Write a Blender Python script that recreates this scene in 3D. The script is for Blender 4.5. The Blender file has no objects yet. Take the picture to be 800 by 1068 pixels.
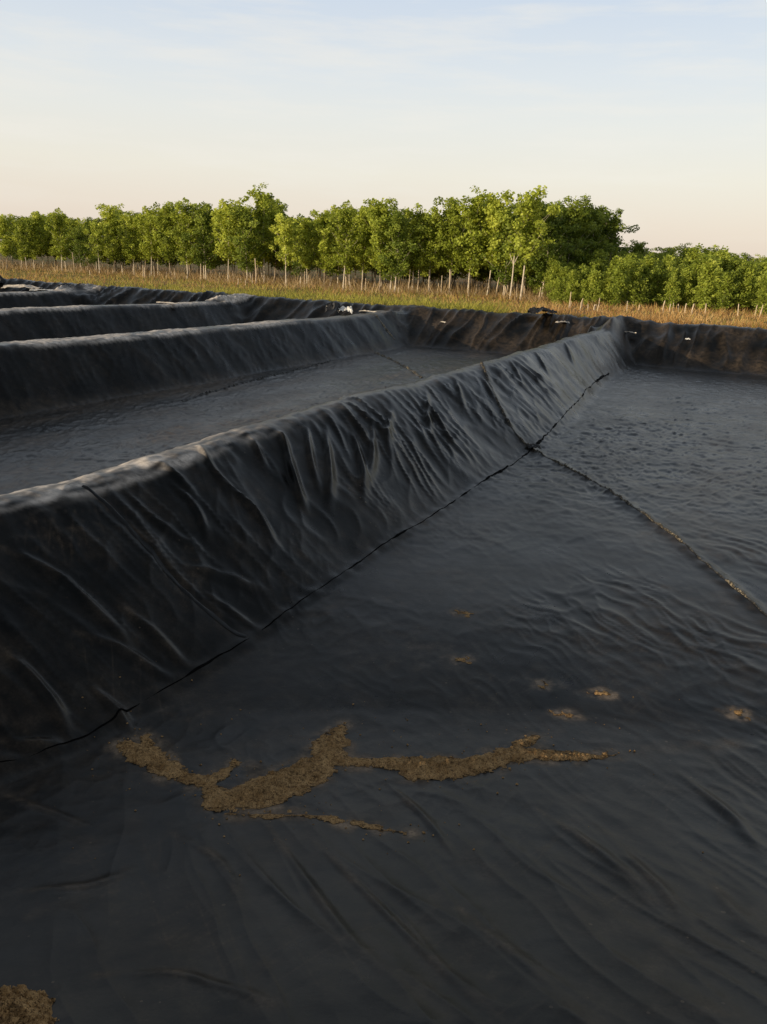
import bpy, math, random
import numpy as np
from mathutils import Vector, Matrix

# ------------------------------------------------------------------ site
EYE = 2.6                       # eye height above the pond floors
HEAD = math.radians(25.0)       # heading of the berms
SN, CS = math.sin(HEAD), math.cos(HEAD)
CREST_T = [3.1, -4.45, -12.05, -19.0, -26.8, -34.5]
FAR_TOP, FAR_TOE, FAR_Z = 26.9, 24.7, 1.15

def site(x, y):
    return x*SN + y*CS, x*CS - y*SN          # s along the berms, t across

def world(s, t):
    return s*SN + t*CS, s*CS - t*SN

def noise2(x, y, seed=0):
    """gradient noise, about -0.7..0.7"""
    x = np.asarray(x, float); y = np.asarray(y, float)
    xi = np.floor(x).astype(np.int64); yi = np.floor(y).astype(np.int64)
    xf = x-xi; yf = y-yi
    def g(ix, iy, fx, fy):
        h = (ix*374761393 + iy*668265263 + seed*2147483647 + 1274126177) & 0xFFFFFFFF
        h = ((h ^ (h >> 13))*1274126177) & 0xFFFFFFFF
        h = (h ^ (h >> 16)) & 0xFFFF
        a = h*(2*math.pi/65536.0)
        return np.cos(a)*fx + np.sin(a)*fy
    u = xf*xf*xf*(xf*(xf*6-15)+10); v = yf*yf*yf*(yf*(yf*6-15)+10)
    a = g(xi, yi, xf, yf); b = g(xi+1, yi, xf-1, yf)
    c = g(xi, yi+1, xf, yf-1); d = g(xi+1, yi+1, xf-1, yf-1)
    return (a+(b-a)*u) + ((c+(d-c)*u)-(a+(b-a)*u))*v

def fbm(x, y, seed=0, oct=4):
    r = 0.0; a = 1.0
    for i in range(oct):
        r = r + a*noise2(x*2**i, y*2**i, seed+i*17); a *= 0.5
    return r

def sstep(a, b, x):
    q = np.clip((x-a)/(b-a), 0, 1); return q*q*(3-2*q)

def ramp(q, k=0.05):
    """0..1 clamp with rounded corners"""
    def sp(v): return k*np.logaddexp(0.0, v/k)
    return sp(q) - sp(q-1.0)

def smax(a, b, k):
    return k*np.logaddexp(a/k, b/k)

def parts(x, y):
    """heights of every bank over the flat floors"""
    s, t = site(x, y)
    wob = 0.10*noise2(s*0.45, t*0.02, 5) + 0.05*noise2(s*1.3, t*0.1, 6)
    out = []
    for k, tk in enumerate(CREST_T):
        d = t - tk - wob - 0.12*noise2(s*0.13, k*7.3+0.5, 9)
        wr = 1.45
        if k == 1:
            wr = 1.45 - 0.45*sstep(13, 22, s)
        elif k == 2:
            wr = 1.30
        wl = 1.40
        w = np.where(d > 0, wr, wl)
        zc = 1.0 + 0.05*noise2(s*0.35, k*3.1+0.2, 12) + 0.03*noise2(s*1.1, k*5.1+0.2, 13)
        q = (w-np.abs(d))/(w-(0.13 if k < 2 else 0.30))
        out.append(zc*ramp(q, 0.032))
    fw = 0.22*noise2(t*0.4, 0.3, 21) + 0.10*noise2(t*1.1, 0.7, 22)
    far = (FAR_Z+0.06*noise2(t*0.5, 3.3, 23)+0.04*noise2(t*1.7, 3.9, 24))*ramp((s+fw-FAR_TOE)/(FAR_TOP-FAR_TOE), 0.035)
    nw = 0.12*noise2(x*0.5, 1.3, 31)
    near = np.clip((4.25+nw-y)/3.15, 0, None)**1.6; near = 0.70*np.where(near < 0.9, near, 0.9+0.1*np.tanh((near-0.9)/0.1))
    return out, far, near

def base(x, y, pp=None):
    b, far, near = pp or parts(x, y)
    z = b[0]
    for q in b[1:]:
        z = np.maximum(z, q)
    z = smax(smax(z, far, 0.05), near, 0.05)-0.05*math.log(3)*np.exp(-np.maximum(np.maximum(z, far), near)/0.06)
    return z + 0.02*noise2(x*0.6, y*0.6, 41)*(1-np.clip(z, 0, 1))

FOLDS = [
    ([(-2.374, 4.567), (-2.102, 4.627), (-1.775, 4.56), (-1.551, 4.48)], 0.05, 0.035),
    ([(-1.845, 4.324), (-1.577, 4.412), (-1.27, 4.419)], 0.045, 0.028),
    ([(-2.119, 3.954), (-1.935, 3.89), (-1.732, 3.771), (-1.65, 3.651)], 0.05, 0.035),
    ([(-1.699, 4.063), (-1.505, 3.986), (-1.349, 3.809)], 0.05, 0.03),
    ([(-2.204, 5.513), (-1.787, 5.365), (-1.501, 5.213), (-1.269, 5.125), (-0.944, 5.097)], 0.05, -0.006),
    ([(-2.153, 5.52), (-1.741, 5.388), (-1.479, 5.266), (-1.248, 5.19), (-0.955, 5.161)], 0.03, 0.012),
    ([(-2.027, 5.747), (-1.795, 5.646), (-1.565, 5.619), (-1.365, 5.646)], 0.045, 0.03),
    ([(-1.762, 6.1), (-1.498, 5.989), (-1.343, 5.724)], 0.045, 0.03),
    ([(-1.576, 6.524), (-1.264, 6.453), (-1.035, 6.359), (-0.851, 6.115)], 0.05, 0.045),
    ([(-1.529, 5.327), (-1.202, 5.495), (-0.845, 5.65)], 0.05, 0.03),
    ([(-1.333, 5.251), (-1.042, 5.24), (-0.854, 5.212)], 0.04, 0.022),
    ([(-1.701, 4.724), (-1.39, 4.641), (-1.208, 4.554)], 0.05, 0.028),
    ([(-0.956, 7.402), (-0.82, 7.09), (-0.699, 6.851)], 0.05, 0.04),
    ([(-1.923, 3.48), (-1.793, 3.525), (-1.649, 3.614)], 0.05, 0.025),
    ([(-1.696, 6.902), (-1.494, 6.558), (-1.275, 6.392)], 0.05, 0.04),
    ([(-1.9, 6.266), (-1.672, 6.192), (-1.517, 6.118)], 0.05, 0.03),
    ([(-1.075, 7.777), (-0.958, 7.476)], 0.05, 0.035),
    ([(-1.298, 7.394), (-1.104, 7.086)], 0.05, 0.035),
    ([(-1.071, 7.824), (-0.874, 7.254), (-0.688, 6.901)], 0.06, 0.05),
    ([(-0.673, 8.408), (-0.544, 7.629), (-0.524, 7.073)], 0.06, 0.055),
    ([(-0.419, 8.767), (-0.243, 8.123), (-0.213, 7.505)], 0.06, 0.05),
    ([(-0.187, 9.394), (-0.14, 8.432), (-0.219, 7.624)], 0.06, 0.045),
    ([(0.066, 9.922), (0.011, 9.034), (0.11, 8.562)], 0.06, 0.045),
    ([(0.366, 10.735), (0.672, 10.494), (0.902, 10.014)], 0.06, 0.05),
    ([(1.025, 12.199), (1.09, 11.491)], 0.06, 0.045),
    ([(-0.854, 8.243), (-0.741, 7.654), (-0.601, 7.202)], 0.05, 0.035),
    ([(0.543, 11.257), (0.544, 10.242), (0.629, 9.643)], 0.06, 0.04),
    ([(1.489, 13.097), (1.739, 12.298)], 0.07, 0.04),
    ([(2.205, 14.867), (2.449, 13.89)], 0.07, 0.045),
    ([(2.965, 16.723), (3.234, 15.793)], 0.08, 0.045),
    ([(4.135, 19.516), (4.241, 18.16)], 0.09, 0.045),
    ([(-0.46, 2.947), (-0.242, 2.513), (-0.055, 2.15), (0.092, 1.95)], 0.035, 0.02),
    ([(-0.231, 2.81), (0.061, 2.331), (0.276, 1.957), (0.403, 1.783)], 0.03, 0.014),
    ([(-0.847, 1.914), (-0.614, 1.949), (-0.382, 1.863), (-0.209, 1.78)], 0.03, 0.009),
    ([(-1.76, 3.127), (-1.424, 2.978), (-1.18, 2.848)], 0.03, 0.015),
    ([(1.04, 3.064), (1.166, 2.541), (1.176, 2.119)], 0.05, 0.02),
    ([(1.408, 2.708), (1.393, 2.37), (1.428, 2.225)], 0.05, 0.015),
    ([(0.793, 3.171), (1.035, 2.742), (1.13, 2.343)], 0.05, 0.015),
    ([(0.346, 2.344), (0.645, 1.837)], 0.04, 0.012),
    ([(0.032, 3.457), (0.238, 3.088), (0.379, 2.687)], 0.03, 0.018),
    ([(1.622, 3.686), (1.736, 3.222), (1.723, 2.813)], 0.05, 0.012),
    ([(-1.314, 2.381), (-1.081, 2.434), (-0.908, 2.585)], 0.04, 0.012),
    ([(-0.867, 2.856), (-0.61, 2.639), (-0.422, 2.251)], 0.04, 0.012),
]
SEAM_PATHS = {
    'toe': [(-1.869, 3.354), (-1.739, 3.49), (-1.547, 3.779), (-1.317, 4.288), (-0.919, 5.06), (-0.52, 5.918), (0.014, 7.096), (0.52, 8.093), (1.183, 9.484), (2.199, 11.606), (3.684, 15.44), (4.703, 18.257), (5.728, 20.73)] ,
    'floor': [(2.199, 11.606), (2.563, 10.298), (2.814, 9.299), (2.967, 8.282), (3.042, 7.451), (3.093, 6.511), (3.125, 5.828), (3.104, 5.029)] ,
    'up1': [(-2.212, 5.543), (-1.785, 5.364), (-1.503, 5.209), (-1.27, 5.127), (-0.941, 5.072)] ,
    'up2': [(1.579, 13.692), (1.646, 12.989), (1.776, 12.347), (1.928, 11.866), (2.199, 11.606)] ,
    'p2floor': [(-0.434, 24.353), (0.475, 20.845), (0.792, 19.062)] ,
    'p2bank': [(-0.487, 26.639), (-0.186, 26.46), (0.145, 26.286)] ,
    'p2toe': [(-3.82, 14.49), (-3.191, 16.846), (-2.43, 18.916), (-1.599, 21.577)] ,
}
MUD = {
    'A': [(-1.337, 3.659, 0.061), (-1.215, 3.565, 0.089), (-0.994, 3.404, 0.064), (-0.823, 3.302, 0.042), (-0.695, 3.144, 0.087), (-0.529, 3.248, 0.138), (-0.384, 3.413, 0.131), (-0.252, 3.596, 0.093), (-0.229, 3.85, 0.084), (-0.195, 4.014, 0.026)] ,
    'A2': [(-1.279, 3.773, 0.039), (-1.141, 3.572, 0.038)] ,
    'B': [(-0.301, 3.572, 0.047), (-0.047, 3.587, 0.039), (0.081, 3.594, 0.062), (0.258, 3.551, 0.129), (0.461, 3.563, 0.107), (0.679, 3.672, 0.079), (0.876, 3.751, 0.073), (1.055, 3.724, 0.049), (1.336, 3.783, 0.016)] ,
    'C': [(-0.655, 3.057, 0.04), (-0.343, 3.058, 0.026), (-0.072, 2.984, 0.025), (0.166, 2.912, 0.012)] ,
    'D': [(-0.819, 3.284, 0.028), (-0.727, 3.539, 0.03), (-0.632, 3.486, 0.015)] ,
    'E': [(0.684, 3.704, 0.056), (0.84, 3.858, 0.042), (0.949, 3.945, 0.017)] ,
}
SPOTS = [(0.657, 5.654), (0.574, 4.9), (1.465, 4.529), (1.101, 4.615), (2.271, 4.342), (1.168, 4.238)]
FRONT_TREES = [
   (-29.6, 62.83, 4.06, 1),
   (-27.89, 62.3, 3.8, 0),
   (-27.58, 64.48, 4.41, 2),
   (-24.63, 60.9, 4.47, 0),
   (-23.01, 60.4, 3.31, 3),
   (-20.5, 57.14, 3.55, 4),
   (-20.96, 61.68, 4.99, 1),
   (-18.48, 58.4, 4.43, 0),
   (-17.05, 57.73, 4.74, 2),
   (-14.91, 54.84, 4.98, 1),
   (-13.61, 54.24, 5.06, 0),
   (-12.28, 53.75, 4.88, 3),
   (-10.38, 51.49, 5.0, 2),
   (-9.1, 51.13, 4.64, 3),
   (-8.27, 52.68, 6.09, 0),
   (-6.13, 46.75, 4.01, 4),
   (-5.09, 48.35, 3.91, 2),
   (-4.03, 47.89, 4.41, 1),
   (-2.78, 45.88, 4.74, 0),
   (-1.75, 47.27, 4.7, 2),
   (-0.72, 45.18, 5.0, 1),
   (0.13, 44.64, 4.44, 3),
   (1.11, 45.83, 4.73, 0),
   (2.06, 45.41, 4.29, 2),
   (3.11, 45.13, 5.16, 1),
   (4.14, 44.85, 5.63, 0),
   (5.17, 44.58, 5.38, 2),
   (6.0, 44.12, 4.83, 3),
   (6.44, 40.94, 5.45, 4),
   (7.98, 43.6, 4.88, 3),
   (9.8, 46.69, 5.63, 3),
   (11.37, 48.28, 5.35, 3),
   (12.43, 47.97, 4.89, 5),
]

# ------------------------------------------------------------------ helpers
scene = bpy.context.scene
COL = scene.collection
rng = np.random.default_rng(7)
random.seed(7)

def link(o, parent=None):
    COL.objects.link(o)
    if parent is not None:
        o.parent = parent
    return o

def tag(o, label=None, cat=None, group=None, kind=None):
    if label: o['label'] = label
    if cat: o['category'] = cat
    if group: o['group'] = group
    if kind: o['kind'] = kind
    return o

def empty(name, loc=(0, 0, 0)):
    o = bpy.data.objects.new(name, None)
    o.location = loc; o.empty_display_size = 0.2
    return link(o)

def mesh_from(name, verts, faces, mat=None, normals=None, smooth=True, pattr=None, fattr=None):
    """verts (n,3); faces (m,4) or (m,3) int arrays"""
    me = bpy.data.meshes.new(name)
    verts = np.asarray(verts, np.float32); faces = np.asarray(faces, np.int32)
    n = faces.shape[1]
    me.vertices.add(len(verts)); me.vertices.foreach_set('co', verts.ravel())
    me.loops.add(faces.size); me.loops.foreach_set('vertex_index', faces.ravel())
    me.polygons.add(len(faces))
    me.polygons.foreach_set('loop_start', np.arange(0, faces.size, n, dtype=np.int32))
    me.polygons.foreach_set('use_smooth', np.full(len(faces), smooth, bool))
    for nm, arr in (pattr or {}).items():
        a = me.attributes.new(nm, 'FLOAT', 'POINT'); a.data.foreach_set('value', np.asarray(arr, np.float32))
    for nm, arr in (fattr or {}).items():
        a = me.attributes.new(nm, 'FLOAT', 'FACE'); a.data.foreach_set('value', np.asarray(arr, np.float32))
    me.update(calc_edges=True)
    if normals is not None:
        me.normals_split_custom_set_from_vertices(np.asarray(normals, np.float32).tolist())
    if mat: me.materials.append(mat)
    return me

def add_mesh(name, me, parent=None, loc=(0, 0, 0)):
    o = bpy.data.objects.new(name, me); o.location = loc
    return link(o, parent)

def tube(path, radii, sides=6):
    """tapered tube along points -> verts, quads"""
    path = np.asarray(path, float); n = len(path)
    tang = np.gradient(path, axis=0); tang /= np.linalg.norm(tang, axis=1)[:, None]+1e-9
    ref = np.array([0.31, 0.95, 0.05]); V = []
    for i in range(n):
        a = np.cross(tang[i], ref); a /= np.linalg.norm(a)+1e-9
        b = np.cross(tang[i], a)
        for k in range(sides):
            th = 2*math.pi*k/sides
            V.append(path[i]+radii[i]*(math.cos(th)*a+math.sin(th)*b))
    Fc = []
    for i in range(n-1):
        for k in range(sides):
            k2 = (k+1) % sides
            Fc.append((i*sides+k, i*sides+k2, (i+1)*sides+k2, (i+1)*sides+k))
    # close the thick end and the tip with quads onto a centre fan
    V.append(path[-1]+tang[-1]*radii[-1]*0.5); c = len(V)-1
    for k in range(0, sides, 2):
        Fc.append(((n-1)*sides+k, (n-1)*sides+(k+1) % sides, (n-1)*sides+(k+2) % sides, c))
    return np.array(V), np.array(Fc)

def join(chunks):
    V = []; Fc = []; off = 0
    for v, f in chunks:
        V.append(v); Fc.append(np.asarray(f)+off); off += len(v)
    return np.concatenate(V), np.concatenate(Fc)

# ------------------------------------------------------------------ materials
class NT:
    def __init__(self, name):
        self.mat = bpy.data.materials.new(name); self.mat.use_nodes = True
        self.t = self.mat.node_tree; self.t.nodes.clear()
        self.out = self.n('ShaderNodeOutputMaterial')
    def n(self, kind, **kw):
        nd = self.t.nodes.new(kind)
        for k, v in kw.items(): setattr(nd, k, v)
        return nd
    def l(self, a, b): self.t.links.new(a, b)
    def val(self, sock, v):
        if hasattr(v, 'is_output'): self.l(v, sock)
        else: sock.default_value = v
    def math(self, op, a, b=0.0, c=None, clamp=False):
        m = self.n('ShaderNodeMath', operation=op, use_clamp=clamp)
        self.val(m.inputs[0], a); self.val(m.inputs[1], b)
        if c is not None: self.val(m.inputs[2], c)
        return m.outputs[0]
    def noise(self, scale, detail=4, rough=0.6, vec=None, dim='3D'):
        m = self.n('ShaderNodeTexNoise', noise_dimensions=dim)
        m.inputs['Scale'].default_value = scale; m.inputs['Detail'].default_value = detail
        m.inputs['Roughness'].default_value = rough
        if vec is not None: self.l(vec, m.inputs['Vector'])
        return m.outputs['Fac']
    def attr(self, name):
        return self.n('ShaderNodeAttribute', attribute_name=name).outputs['Fac']
    def mix(self, f, a, b):
        m = self.n('ShaderNodeMix', data_type='RGBA')
        self.val(m.inputs[0], f)
        for s, v in ((m.inputs[6], a), (m.inputs[7], b)):
            if hasattr(v, 'is_output'): self.l(v, s)
            else: s.default_value = (*v, 1)
        return m.outputs[2]
    def remap(self, v, a, b, c=0.0, d=1.0):
        m = self.n('ShaderNodeMapRange'); self.val(m.inputs[0], v)
        for i, q in enumerate((a, b, c, d)): m.inputs[i+1].default_value = q
        return m.outputs[0]
    def pos(self): return self.n('ShaderNodeNewGeometry').outputs['Position']
    def obj(self): return self.n('ShaderNodeTexCoord').outputs['Object']
    def bsdf(self, col, rough=0.5, spec=0.5, bump=None, strength=0.3, dist=0.01):
        p = self.n('ShaderNodeBsdfPrincipled')
        if hasattr(col, 'is_output'): self.l(col, p.inputs['Base Color'])
        else: p.inputs['Base Color'].default_value = (*col, 1)
        self.val(p.inputs['Roughness'], rough); self.val(p.inputs['Specular IOR Level'], spec)
        if bump is not None:
            b = self.n('ShaderNodeBump'); b.inputs['Strength'].default_value = strength
            b.inputs['Distance'].default_value = dist
            self.l(bump, b.inputs['Height']); self.l(b.outputs[0], p.inputs['Normal'])
        self.l(p.outputs[0], self.out.inputs[0])
        return p

def mat_liner():
    m = NT('black_liner_film'); P = m.pos()
    d = m.attr('dust'); cs = m.attr('crest')
    n1 = m.noise(9, 6, 0.65, P); n2 = m.noise(70, 3, 0.6, P); n3 = m.noise(1.3, 4, 0.6, P)
    k = m.math('MULTIPLY', m.remap(n1, 0.34, 0.66), m.remap(n2, 0.3, 0.65, 0.35, 1.0))
    n7 = m.noise(3.2, 6, 0.7, P)
    thin = m.math('MULTIPLY', m.math('ADD', m.remap(n3, 0.45, 0.75), m.remap(n7, 0.46, 0.68)), m.math('MULTIPLY', k, 0.075))
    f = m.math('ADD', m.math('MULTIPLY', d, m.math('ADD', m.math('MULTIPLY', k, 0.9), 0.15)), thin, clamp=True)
    vo = m.n('ShaderNodeTexVoronoi'); vo.inputs['Scale'].default_value = 17; m.l(P, vo.inputs['Vector'])
    sp_ = m.n('ShaderNodeSeparateColor'); m.l(vo.outputs['Color'], sp_.inputs[0])
    dots = m.math('MULTIPLY', m.math('LESS_THAN', vo.outputs['Distance'], m.math('MULTIPLY', sp_.outputs[0], 0.16)), m.math('GREATER_THAN', sp_.outputs[1], 0.72))
    f = m.math('ADD', f, m.math('MULTIPLY', m.math('MULTIPLY', dots, m.remap(n3, 0.45, 0.65)), 0.30), clamp=True)
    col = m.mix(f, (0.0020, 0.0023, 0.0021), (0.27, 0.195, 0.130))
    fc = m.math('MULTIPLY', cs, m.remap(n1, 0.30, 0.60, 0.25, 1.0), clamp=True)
    col = m.mix(fc, col, (0.74, 0.66, 0.58))  # pale dust on the big berm, sunlit sheen painted on the other crests
    rough = m.math('ADD', m.remap(n3, 0.3, 0.7, 0.25, 0.34), m.math('MULTIPLY', m.math('ADD', m.math('MULTIPLY', d, 0.4), fc), 0.6), clamp=True)
    def crease(scale, sx, sy, rot):
        mp = m.n('ShaderNodeMapping'); mp.inputs['Scale'].default_value = (sx, sy, 1); mp.inputs['Rotation'].default_value = (0, 0, rot)
        m.l(P, mp.inputs[0])
        q = m.n('ShaderNodeTexNoise', noise_type='RIDGED_MULTIFRACTAL'); q.inputs['Scale'].default_value = scale
        q.inputs['Detail'].default_value = 3; q.inputs['Roughness'].default_value = 0.5
        if 'Gain' in q.inputs: q.inputs['Gain'].default_value = 1.5
        q.inputs['Distortion'].default_value = 0.4
        m.l(mp.outputs[0], q.inputs['Vector']); return q.outputs['Fac']
    h = m.math('ADD', m.math('MULTIPLY', crease(2.6, 1, 2.2, 0.5), 0.5), m.math('MULTIPLY', crease(6.5, 1.8, 1, -0.3), 0.22))
    h = m.math('ADD', h, m.math('MULTIPLY', m.noise(38, 4, 0.6, P), 0.22))
    p = m.bsdf(col, rough, LINER_SPEC, h, 0.34, 0.008)
    p.inputs['Specular Tint'].default_value = (1.0, 1.0, 0.98, 1)
    return m.mat
LINER_SPEC = 0.175

def mat_seam():
    m = NT('weld_seam_film'); P = m.pos()
    n1 = m.noise(55, 3, 0.6, P); n2 = m.noise(8, 3, 0.6, P)
    f = m.math('MULTIPLY', m.remap(n1, 0.52, 0.60), m.attr('tan'))
    f = m.math('ADD', f, m.math('MULTIPLY', m.attr('tan'), 0.10), clamp=True)
    col = m.mix(f, (0.006, 0.006, 0.006), (0.40, 0.33, 0.22))
    m.bsdf(col, m.remap(n2, 0.3, 0.7, 0.4, 0.6), 0.3, n1, 0.3, 0.004)
    return m.mat

def mat_mud():
    m = NT('drying_mud'); P = m.pos(); dp = m.attr('depth')
    n1 = m.noise(14, 6, 0.7, P); n2 = m.noise(120, 4, 0.7, P); n3 = m.noise(45, 4, 0.6, P); n6 = m.noise(190, 2, 0.5, P)
    c = m.mix(m.remap(n1, 0.3, 0.7), (0.42, 0.24, 0.095), (0.76, 0.48, 0.22))
    c = m.mix(m.remap(n3, 0.5, 0.72), c, (0.15, 0.09, 0.045))
    c = m.mix(m.remap(n6, 0.55, 0.63, 0.0, 0.75), c, (0.034, 0.02, 0.011))
    # where it lies thin the film shows through in patches
    q = m.math('ADD', dp, m.math('MULTIPLY', m.math('SUBTRACT', n3, 0.5), 2.2))
    q = m.math('ADD', q, m.math('MULTIPLY', m.math('SUBTRACT', n6, 0.5), 1.2))
    c = m.mix(m.remap(q, -0.25, 0.12), (0.050, 0.034, 0.021), c)
    h = m.math('ADD', n2, m.math('MULTIPLY', n3, 1.8))
    m.bsdf(c, 0.9, 0.12, h, 1.0, 0.018)
    return m.mat

def mat_ground():
    m = NT('dry_soil_ground'); P = m.pos()
    n1 = m.noise(0.25, 5, 0.6, P); n2 = m.noise(4, 6, 0.7, P); n3 = m.noise(0.05, 3, 0.5, P)
    c = m.mix(m.remap(n2, 0.3, 0.7), (0.16, 0.095, 0.045), (0.34, 0.22, 0.10))
    c = m.mix(m.remap(n1, 0.45, 0.62), c, (0.14, 0.13, 0.035))
    c = m.mix(m.remap(n3, 0.5, 0.65), c, (0.10, 0.12, 0.03))
    m.bsdf(c, 0.95, 0.15, n2, 0.6, 0.05)
    return m.mat

def mat_leaf(name, dark, mid, light):
    m = NT(name)
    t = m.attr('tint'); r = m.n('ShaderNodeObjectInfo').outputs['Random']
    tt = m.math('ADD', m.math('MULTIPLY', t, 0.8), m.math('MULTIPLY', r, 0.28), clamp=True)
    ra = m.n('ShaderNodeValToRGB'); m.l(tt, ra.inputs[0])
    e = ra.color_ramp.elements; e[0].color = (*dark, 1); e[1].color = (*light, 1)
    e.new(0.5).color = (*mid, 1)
    p = m.n('ShaderNodeBsdfPrincipled'); m.l(ra.outputs[0], p.inputs['Base Color'])
    p.inputs['Roughness'].default_value = 0.55; p.inputs['Specular IOR Level'].default_value = 0.25
    tr = m.n('ShaderNodeBsdfTranslucent')
    hs = m.n('ShaderNodeHueSaturation'); hs.inputs['Hue'].default_value = 0.48; hs.inputs['Value'].default_value = 1.1
    m.l(ra.outputs[0], hs.inputs['Color']); m.l(hs.outputs[0], tr.inputs[0])
    mx = m.n('ShaderNodeMixShader'); mx.inputs[0].default_value = 0.42
    m.l(p.outputs[0], mx.inputs[1]); m.l(tr.outputs[0], mx.inputs[2]); m.l(mx.outputs[0], m.out.inputs[0])
    return m.mat

def mat_bark(name, a, b, scale=18):
    m = NT(name); P = m.obj()
    n = m.noise(scale, 5, 0.65, P)
    m.bsdf(m.mix(m.remap(n, 0.3, 0.7), a, b), 0.85, 0.2, n, 0.5, 0.01)
    return m.mat

def mat_scrap(name, a, b, rough=0.5):
    m = NT(name); n = m.noise(12, 4, 0.6, m.obj())
    m.bsdf(m.mix(m.remap(n, 0.35, 0.65), a, b), rough, 0.4, n, 0.4, 0.01)
    return m.mat

def mat_seam_dark():
    m = NT('dark_weld_film'); n = m.noise(30, 3, 0.6, m.pos())
    m.bsdf((0.0016, 0.0016, 0.0016), 0.8, 0.06, n, 0.3, 0.004)
    return m.mat

M = dict(
    seam_dark=mat_seam_dark(),
    liner=mat_liner(), seam=mat_seam(), mud=mat_mud(), ground=mat_ground(),
    leaf=mat_leaf('poplar_leaves', (0.055, 0.080, 0.012), (0.33, 0.40, 0.048), (0.74, 0.79, 0.14)),
    leaf_deep=mat_leaf('deep_green_leaves', (0.04, 0.07, 0.012), (0.14, 0.20, 0.028), (0.40, 0.47, 0.07)),
    sapling=mat_leaf('sapling_leaves', (0.06, 0.09, 0.013), (0.27, 0.34, 0.044), (0.58, 0.63, 0.11)),
    straw=mat_leaf('straw_blades', (0.28, 0.14, 0.04), (0.62, 0.37, 0.12), (0.85, 0.63, 0.28)),
    brown=mat_leaf('brown_stalks', (0.12, 0.08, 0.035), (0.34, 0.23, 0.10), (0.70, 0.54, 0.30)),
    weed=mat_leaf('weed_blades', (0.12, 0.13, 0.02), (0.33, 0.33, 0.05), (0.60, 0.55, 0.11)),
    bark=mat_bark('poplar_bark', (0.20, 0.15, 0.10), (0.48, 0.39, 0.29)),
    pale_bark=mat_bark('pale_bark', (0.42, 0.35, 0.26), (0.66, 0.58, 0.46)),
    stake=mat_bark('weathered_stake', (0.38, 0.29, 0.19), (0.66, 0.54, 0.38)),
    white=mat_scrap('white_plastic', (0.62, 0.60, 0.56), (0.8, 0.78, 0.74)),
    pale=mat_scrap('pale_plastic', (0.40, 0.35, 0.29), (0.62, 0.56, 0.48)),
    black=mat_scrap('black_plastic', (0.006, 0.006, 0.007), (0.02, 0.018, 0.016), 0.4),
)

# ------------------------------------------------------------------ liner surface
SEAM_PATHS['floor'] += [(3.06, 4.0), (2.98, 2.6), (2.95, 1.2)]
def seg_dist(x, y, pts):
    """distance to a polyline and the fraction along it"""
    pts = np.asarray(pts, float)
    L = np.concatenate([[0], np.cumsum(np.hypot(*np.diff(pts, axis=0).T))])
    best = np.full(x.shape, 1e9); frac = np.zeros(x.shape)
    for i in range(len(pts)-1):
        a, b = pts[i], pts[i+1]; v = b-a; l2 = v@v
        u = np.clip(((x-a[0])*v[0]+(y-a[1])*v[1])/l2, 0, 1)
        d = np.hypot(x-a[0]-u*v[0], y-a[1]-u*v[1])
        m = d < best
        best = np.where(m, d, best); frac = np.where(m, (L[i]+u*(L[i+1]-L[i]))/L[-1], frac)
    return best, frac

def smooth_path(pts, step=0.012):
    """Catmull-Rom through the points, resampled evenly"""
    p = np.asarray(pts, float)
    p = np.vstack([2*p[0]-p[1], p, 2*p[-1]-p[-2]])
    out = []
    for i in range(1, len(p)-2):
        u = np.linspace(0, 1, 40, endpoint=False)[:, None]
        a, b, c, d = p[i-1], p[i], p[i+1], p[i+2]
        out.append(0.5*((2*b)+(-a+c)*u+(2*a-5*b+4*c-d)*u*u+(-a+3*b-3*c+d)*u**3))
    q = np.vstack(out+[p[-2][None]])
    L = np.concatenate([[0], np.cumsum(np.hypot(*np.diff(q, axis=0).T))])
    n = max(3, int(L[-1]/step)); s = np.linspace(0, L[-1], n)
    return np.stack([np.interp(s, L, q[:, 0]), np.interp(s, L, q[:, 1])], 1)

def ridged(n, p=2.5):
    return np.clip(1-1.9*np.abs(n), 0, 1)**p

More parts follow.
